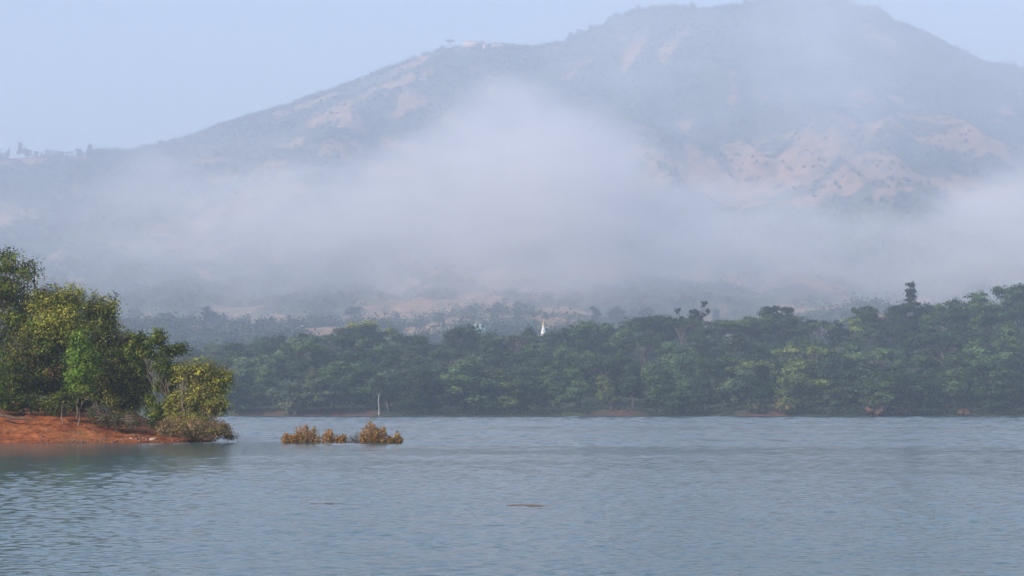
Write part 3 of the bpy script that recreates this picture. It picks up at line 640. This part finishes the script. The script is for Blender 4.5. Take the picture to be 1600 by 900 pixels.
special('tall', 487, 547, 572, (0.13, 0.15, 0.06), .75, 'slim pale green tree standing beside the pale shrub on the far bank')
special('bush', 1368, 543.5, 629, (0.24, 0.14, 0.09), 1.2, 'rounded reddish brown shrub at the far waterline under the tiered tree')
special('bush', 1410, 545, 617, (0.13, 0.105, 0.08), 1.0, 'taller dull brown shrub next to the reddish one at the waterline')
special('tall', 1443, 545.5, 608, (0.16, 0.21, 0.13), .55, 'small whitish leafed shrub standing out against the dark forest foot')
special('bush', 1505, 543.5, 638, (0.20, 0.12, 0.08), 1.2, 'lowest brownish shrub at the waterline toward the photo edge')
special('bush', 1228, 544, 622, (0.17, 0.16, 0.06), 1.0, 'tan and green shrub on the small red patch below the sunlit trees')
special('bush', 1180, 544, 630, (0.12, 0.12, 0.05), 1.0, 'low green shrub over a red patch of the far bank')
special('round', 838, 712, 511, (0.035, 0.055, 0.026), 1.0, 'rounded dark tree whose top just covers the foot of the white spire')
special('round', 866, 714, 519, (0.045, 0.065, 0.03), 1.0, 'lower tree on the crest just past the white spire')
# pale-trunked tree
x0 = (592 - 800) / F * 543; r = empty('pale_trunked_tree', (x0, 543.5, float(terrain(x0, 543.5)))); tag(r, 'slender tree with a bare whitish trunk at the far waterline', 'tree')
b = MB(); b.tube([(0, 0, -.4), (.1, 0, 2), (-.1, 0, 4.2), (.15, 0, 6.2), (-.2, 0, 8.5)], [.22, .17, .14, .09, .05], 7); b.tube([(.0, 0, 4.8), (-.5, 0, 6.5), (-1.1, .2, 8.5)], [.12, .09, .05], 6); b.tube([(.1, 0, 5.8), (1, 0, 7.6)], [.08, .04], 5)
b.build('trunk', M_barkwhite, r, True)
rg = np.random.default_rng(9); C, li = lobe_points([(-.9, -.8, 8.0, 1.9, 1.2, 1.9), (1.1, -.8, 7.8, 1.6, 1.2, 1.7), (0, -.6, 10.2, 1.7, 1.2, 1.4)], 150, rg)
mc = MB(); scatter_leaves(mc, C, .5, 20, .42, [(0.045, 0.065, 0.03), (0.06, 0.08, 0.035)], [1, 1], rg, None, .6); mc.build('crown', M_hilltree, r)

# low brush filling the forest floor (nobody could count it)
mc = MB(); rb = np.random.default_rng(21)
n_ = 1500; px = rb.uniform(250, 1660, n_); dy = np.concatenate([rb.uniform(1.5, 9, 700), rb.uniform(5, 170, n_ - 700)]); yb = y_shore((px - 800) / F * 545) + dy; xb = (px - 800) / F * yb
red = bare(xb, yb) > 0.5
keep = ~(red & (dy < 9) & (rb.random(n_) < .92)); xb, yb, dy = xb[keep], yb[keep], dy[keep]
C = np.stack([xb, yb, terrain(xb, yb) + 1.0], -1)
cr_ = np.where(dy < 10, rb.uniform(1.1, 2.3, len(xb)), rb.uniform(1.5, 3.0, len(xb)))
scatter_leaves(mc, C, cr_, 42, .42, [(0.030, 0.048, 0.022), (0.05, 0.075, 0.03), (0.075, 0.085, 0.04)], [4, 3, 1], rb, None, .7, aspect=.75, flat=.9)
tag(mc.build('undergrowth', M_hilltree), 'dark green brush under the trees across the lake', 'undergrowth', kind='stuff')

# ------------------------------------------------------------------ trees on the hill: the largest ones singly, the rest as one mass
def hill_px(x, y): return 800 + x / y * F
rh = np.random.default_rng(31)
n_ = 44000
yb = np.where(rh.random(n_) < .10, rh.uniform(3586, 3601, n_), 980 + (rh.random(n_) ** 0.8) * 2640); xb = rh.uniform(-0.30, 0.30, n_) * yb
br = bare(xb, yb); dens = fbm(xb / 90.0, yb / 90.0, 3, 201)
pk = (rh.random(n_) < np.where(br > .45, np.where(yb < 2200, .12, .2), .85)) & (rh.random(n_) < sstep(.30, .50, dens) * .9 + .1)
xb, yb = xb[pk], yb[pk]
sz = np.where(yb < 2100, rh.uniform(6, 14, len(xb)), rh.uniform(4.5, 10, len(xb))) * np.where((yb > 3560) & (xb < -650), 1.5, 1) * np.where(yb > 3584, 1.35, 1) 
C = np.stack([xb, yb, terrain(xb, yb) + sz * .28], -1)
mc = MB()
scatter_leaves(mc, C, sz * .52, np.where(yb < 2000, 36, 24), np.where(yb < 2000, 2.2, 3.0), [(0.028, 0.046, 0.022), (0.042, 0.062, 0.028), (0.070, 0.085, 0.038), (0.10, 0.09, 0.05)], [4, 4, 1.5, .5], rh, None, .25, aspect=.8, flat=.9, LC=C - np.array([0, 0, 1.0]), ow=1.2)
tag(mc.build('hillside_woods', M_hilltree), 'scattered scrub and trees covering the misty mountain side', 'woods', kind='stuff')
# ridge and skyline trees
ridge = [(6, 233, .9), (26, 222, 1.0), (38, 230, .9), (52, 236, 1.0), (72, 234, 1.3), (90, 236, 1.2), (118, 232, 1.3), (136, 224, 1.0), (152, 231, 1.1), (178, 236, 1.2), (250, 218, .9), (268, 215, .9),
         (345, 191, 1.2), (362, 186, 1.3), (388, 178, 1.2), (703, 62, 1.3), (840, 70, 1.2), (858, 66, 1.2), (872, 62, 1.1), (895, 50, 1.3), (908, 46, 1.3), (925, 38, 1.2), (965, 20, 1.2), (1000, 9, 1.2), (1085, 3, 1.2), (1170, 0, .9),
         (1378, 8, 1.3), (1392, 20, 1.1), (1425, 36, 1.3), (1475, 62, 1.1), (1500, 70, 1.3), (1515, 76, 1.2), (1578, 96, 1.0), (1590, 94, .9)]
RL = {6: 'small round tree where the misty ridge meets the photo edge', 26: 'tallest feathery tree on the low misty ridge near the photo edge', 703: 'dark umbrella shaped tree beside the hilltop buildings', 1170: 'lone small tree on the summit skyline'}
prev = 'the photo edge'
for k, (px, py, wd) in enumerate(ridge):
    Yt = YR - 15; x = (px - 800) / F * Yt; g = float(terrain(x, Yt)); h = max(CAM_H + float(elev(py)) * Yt - g, 7.0)
    r = far_tree('tall' if px in (26, 136) else ('umbrella' if px in (703, 72) else 'round'), x, Yt, h, np.array((0.035, 0.055, 0.035)), wd * (1.6 if h < 12 else 1.0), None, g)
    seg = ('low misty ridge' if px < 200 else 'long rising ridge' if px < 700 else 'notch after the hilltop buildings' if px < 930 else 'ridge climbing to the summit' if px < 1200 else 'ridge falling away from the summit')
    peers = [q for q in ridge if (q[0] < 200) == (px < 200) and ((200 <= q[0] < 700) == (200 <= px < 700)) and ((700 <= q[0] < 930) == (700 <= px < 930)) and ((930 <= q[0] < 1200) == (930 <= px < 1200))]
    tag(r, RL.get(px, f"bushy skyline tree on the {seg}, {ORD[peers.index((px, py, wd))] if peers.index((px, py, wd)) < 9 else 'last'} along it"), None, 'skyline trees on the mountain ridge')
# larger single trees in the valley behind the forest
vt = [(230, 500), (262, 488), (300, 505), (350, 492), (385, 510), (420, 500), (452, 492), (505, 498), (553, 455), (620, 492), (655, 500), (690, 488), (735, 492), (775, 484), (810, 478), (930, 478), (965, 470), (1010, 470), (1120, 480), (210, 470), (330, 470)]
for k, (px, py) in enumerate(vt):
    Yt = 1500 + 30 * (k % 5); x = (px - 800) / F * Yt; g = float(terrain(x, Yt)); h = float(np.clip(CAM_H + float(elev(py)) * Yt - g, 9, 16))
    r = far_tree('round' if k % 3 else 'tall', x, Yt, h, np.array((0.036, 0.056, 0.035)), 1.3, None, g)
    i = max(q for q, (p_, _) in enumerate(LMS) if p_ <= px)
    kk = sum(1 for q in vt if LMS[i][0] <= q[0] < (LMS[i + 1][0]) and q[0] <= px)
    tag(r, f"hazy blue tree in the valley beyond the forest, {ORD[kk - 1] if kk < 10 else 'last'} from {LMS[i][1]} on", None, 'hazy valley trees behind the forest')

# ------------------------------------------------------------------ buildings
def temple():
    Yt = 905.0; px = 849; x = (px - 800) / F * Yt; g = float(terrain(x, Yt)); top = CAM_H + float(elev(498)) * Yt
    H = top - g
    r = empty('temple_tower', (x, Yt, g)); tag(r, 'small white temple spire rising behind the forest crest', 'temple')
    b = MB(); b.box((0, 0, (H - 9) / 2 - .5), (5.2, 5.2, H - 8)); b.box((0, 0, H - 8.4), (5.8, 5.8, .5)); b.build('base', M_white, r)
    b = MB(); prof = [(0, 1.3), (.25, 1.4), (.9, 1.38), (1.0, 1.2), (2, 1.15), (2.1, 1.0), (3.2, .92), (3.3, .78), (4.2, .66), (5.0, .42), (5.3, .25)]
    zz = H - 8.15; nseg = 16; V = []
    for (h_, r_) in prof:
        for i in range(nseg):
            a_ = 2 * math.pi * i / nseg; q = r_ * (1.0 if i % 2 else .88); V.append((q * math.cos(a_), q * math.sin(a_), zz + h_))
    Fc = [(j * nseg + i, j * nseg + (i + 1) % nseg, (j + 1) * nseg + (i + 1) % nseg, (j + 1) * nseg + i) for j in range(len(prof) - 1) for i in range(nseg)]
    b.add(V, Fc); b.build('spire', M_white, r)
    b = MB(); b.tube([(0, 0, zz + 5.2), (0, 0, zz + 5.5), (0, 0, zz + 5.8), (0, 0, zz + 6.1), (0, 0, zz + 6.5), (0, 0, zz + 8.1)], [.5, .75, .5, .3, .16, .05], 10); b.build('finial', M_gold, r, True)
temple()
def findY(px, py):
    Yg = np.arange(1000, 2600, 10.0); z = terrain((px - 800) / F * Yg, Yg); e_ = (z - CAM_H) / Yg
    k = np.argmax(e_ > float(elev(py))); return float(Yg[k])
def house(name, label, px, py_top, Yt, w_, d_, h_, mw_, nwin, rise=0.0, storeys=1, base=None, sink=0.0, rz=0.0, pitched=False):
    x = (px - 800) / F * Yt; g = float(terrain(x, Yt)); top = CAM_H + float(elev(py_top)) * Yt
    z0 = top - h_
    r = empty(name, (x, Yt, z0), rz); tag(r, label, 'building')
    b = MB(); b.box((0, 0, (h_ - max(z0 - g, 0) - 3) / 2 ), (w_, d_, h_ + max(z0 - g, 0) + 3)); b.build('wall', mw_, r)
    b = MB()
    if pitched:
        e = .6; b.add([(-w_ / 2 - e, -d_ / 2 - e, h_ + .01), (w_ / 2 + e, -d_ / 2 - e, h_ + .01), (w_ / 2 + e, d_ / 2 + e, h_ + .01), (-w_ / 2 - e, d_ / 2 + e, h_ + .01), (-w_ / 2 - e, 0, h_ + 1.8), (w_ / 2 + e, 0, h_ + 1.8)], [(0, 1, 5, 4), (2, 3, 4, 5), (0, 3, 2, 1)][:2])
        b.add([(-w_ / 2 - e, -d_ / 2 - e, h_ + .01), (-w_ / 2 - e, 0, h_ + 1.8), (-w_ / 2 - e, d_ / 2 + e, h_ + .01)], [(0, 1, 2)]); b.add([(w_ / 2 + e, -d_ / 2 - e, h_ + .01), (w_ / 2 + e, 0, h_ + 1.8), (w_ / 2 + e, d_ / 2 + e, h_ + .01)], [(0, 1, 2)])
    else:
        b.box((0, 0, h_ + .2), (w_ + .8, d_ + .8, .4))
    b.build('roof', M_roof, r)
    wm = None
    for s_ in range(storeys):
        for k in range(nwin):
            if wm is None:
                b = MB(); b.box((0, 0, 0), (1.5, .12, 1.4)); wm = b.mesh('window', M_dark)
            o = bpy.data.objects.new('window', wm); col.objects.link(o); o.parent = r
            o.location = ((k + .5) / nwin * w_ - w_ / 2, -d_ / 2 - .03, h_ / storeys * (s_ + .55))
house('long_building', 'long pale pink building with a row of openings on the hilltop', 739, 65, YR - 8, 40, 9, 4.2, M_pink, 9)
house('small_building', 'small plastered building at the end of the long pink one on the hilltop', 757, 69.5, YR - 22, 8, 6, 3.0, M_pink, 2)
house('hilltop_house', 'low ochre roofed house apart from the long pink building on the hilltop', 778, 68, YR - 10, 22, 8, 3.2, M_ochre, 4, pitched=True)
house('turquoise_house', 'turquoise house peeping over the forest crest before the white spire', 750, 505, 870, 5.0, 5, 3, M_turq, 2)
house('white_hut', 'tiny white hut in the hazy valley above the olive bush', 335, 502, findY(335, 507), 4.2, 4, 5, M_white, 1, pitched=True)
house('white_hut', 'tiny white hut in the hazy valley above the pale shrub', 470, 512, findY(470, 517), 2.2, 3, 4.5, M_white, 1, pitched=True)

# ------------------------------------------------------------------ air: even haze, the fog bank on the slope, mist at the summit
def closed_box(name, lo, hi, mat):
    b = MB(); b.box([(a_ + c_) / 2 for a_, c_ in zip(lo, hi)], [c_ - a_ for a_, c_ in zip(lo, hi)])
    o = b.build(name, mat); o['kind'] = 'stuff'; return o
HAZE = 0.00036
m, n, l, out = newmat('haze_air')
pv = n.new('ShaderNodeVolumePrincipled'); pv.inputs['Color'].default_value = (0.665, 0.785, 1.0, 1); pv.inputs['Density'].default_value = HAZE; pv.inputs['Anisotropy'].default_value = 0.0
l.new(pv.outputs[0], out.inputs['Volume'])
hz = closed_box('haze', (-9500, -450, -6), (9500, 5900, 930), m); tag(hz, 'pale blue morning haze filling the whole valley', 'haze', kind='stuff')

def fog_mat(name, YF, x0, x1, top, mult, dens, y0, y1, step, bot=None, soft=22.0, namp=88.0, dome=95.0, tail=0.0, front=None, col_=(0.935, 0.945, 0.99)):
    """density falls off above a rolling top edge and below a soft underside; noise tears the edges"""
    m, n, l, out = newmat(name)
    gp = n.new('ShaderNodeTexCoord'); pos = gp.outputs['Object']; s = n.new('ShaderNodeSeparateXYZ'); l.new(pos, s.inputs[0])
    def fcurve(pts, lo, hi):
        fx = n.new('ShaderNodeMapRange'); fx.inputs['From Min'].default_value = x0; fx.inputs['From Max'].default_value = x1; l.new(s.outputs['X'], fx.inputs['Value'])
        c = n.new('ShaderNodeFloatCurve'); cv = c.mapping.curves[0]
        P = [((p_ - x0) / (x1 - x0), (v_ - lo) / (hi - lo)) for p_, v_ in pts]
        cv.points[0].location = P[0]; cv.points[1].location = P[-1]
        for q in P[1:-1]: cv.points.new(*q)
        c.mapping.update(); l.new(fx.outputs[0], c.inputs['Value'])
        o_ = n.new('ShaderNodeMapRange'); o_.inputs['To Min'].default_value = lo; o_.inputs['To Max'].default_value = hi; l.new(c.outputs[0], o_.inputs['Value']); return o_.outputs[0]
    toXZ = lambda pts: [((a_ - 800) / F * YF, CAM_H + float(elev(b_)) * YF) for a_, b_ in pts]
    T = toXZ(top); zt = fcurve(T, 0, 900)
    nz = noise_at(n, l, mapped(n, l, pos, (0.8, 1, 1.25)), 0.0085, 6, 0.64)
    nd = math_(n, l, 'MULTIPLY', math_(n, l, 'SUBTRACT', nz, 0.5), namp * 2)
    yn = math_(n, l, 'DIVIDE', math_(n, l, 'SUBTRACT', s.outputs['Y'], YF), 250.0)
    zt = math_(n, l, 'SUBTRACT', zt, math_(n, l, 'MULTIPLY', math_(n, l, 'MULTIPLY', yn, yn), dome))
    h_ = math_(n, l, 'ADD', math_(n, l, 'SUBTRACT', zt, s.outputs['Z']), nd)
    def ss(v, a_, b_, lo_=0.0):
        q = n.new('ShaderNodeMapRange'); q.interpolation_type = 'SMOOTHSTEP'; q.inputs['From Min'].default_value = a_; q.inputs['From Max'].default_value = b_; q.inputs['To Min'].default_value = lo_
        l.new(v, q.inputs['Value']); return q.outputs[0]
    d = ss(h_, -soft, soft * 1.6)
    if bot is not None:
        zb = fcurve(toXZ(bot), 0, 900)
        d = math_(n, l, 'MULTIPLY', d, ss(math_(n, l, 'ADD', math_(n, l, 'SUBTRACT', s.outputs['Z'], zb), math_(n, l, 'MULTIPLY', nd, 0.7)), -95, 70, tail))
    mu = fcurve([((a_ - 800) / F * YF, b_) for a_, b_ in mult], 0, 2)
    d = math_(n, l, 'MULTIPLY', d, mu)
    yf = ss(s.outputs['Y'], y0 + 5, y0 + 110)
    if front: yf = math_(n, l, 'MULTIPLY', yf, ss(s.outputs['Y'], front, front + 120, tail))
    yy = math_(n, l, 'MULTIPLY', yf, ss(s.outputs['Y'], y1 - 5, y1 - 110))
    d = math_(n, l, 'MULTIPLY', d, yy)
    nf = noise_at(n, l, mapped(n, l, pos, (0.7, 1, 1.5)), 0.016, 4, 0.6)
    d = math_(n, l, 'MULTIPLY', d, ss(nf, 0.30, 0.64)); d = math_(n, l, 'MULTIPLY', d, dens)
    pv = n.new('ShaderNodeVolumePrincipled'); pv.inputs['Color'].default_value = (*col_, 1); l.new(d, pv.inputs['Density'])
    l.new(pv.outputs[0], out.inputs['Volume'])
    m.cycles.volume_step_rate = step
    return m
YF = 1750.0
fm = fog_mat('fog_bank', YF, -1100, 1100,
    [(-900, 330), (-200, 320), (0, 305), (100, 285), (200, 268), (300, 250), (400, 250), (500, 258), (600, 248), (645, 228), (685, 200), (725, 176), (770, 160), (820, 152), (865, 158), (905, 178), (940, 205), (975, 234), (1015, 258), (1080, 278),
     (1150, 292), (1300, 305), (1400, 312), (1470, 298), (1530, 275), (1600, 252), (1750, 250), (2500, 300)],
    [(-900, .25), (0, .28), (150, .42), (260, .8), (400, 1.0), (900, 1.15), (1100, 1.0), (1300, .8), (1450, .9), (1600, 1.1), (2400, .8)],
    0.0128, 1100, 1990, 0.42, tail=0.17, front=1480,
    bot=[(-900, 340), (0, 320), (200, 320), (400, 335), (600, 345), (800, 360), (1000, 375), (1200, 380), (1400, 385), (1600, 375), (2500, 370)])
fb = closed_box('fog_bank', (-1080, 1100, 12), (1080, 1990, 380), fm); tag(fb, 'thick pale lavender fog bank lying along the mountain slope', 'fog', kind='stuff')

sm = fog_mat('summit_mist', 2900.0, -900, 1100, [(0, -60), (800, -60), (1600, -60)], [(-100, .25), (300, .3), (500, .3), (800, .35), (900, .55), (1040, .7), (1150, .5), (1240, 1.5), (1330, 1.4), (1400, .5), (1600, .8), (1900, .6)],
    0.0013, 2250, 3480, 0.5, bot=[(0, 330), (800, 300), (1600, 300)], soft=60, namp=80, dome=0.0, col_=(0.84, 0.90, 1.0))
sb = closed_box('summit_mist', (-880, 2250, 60), (1080, 3480, 900), sm); tag(sb, 'thin torn mist drifting over the summit and upper slopes', 'mist', kind='stuff')
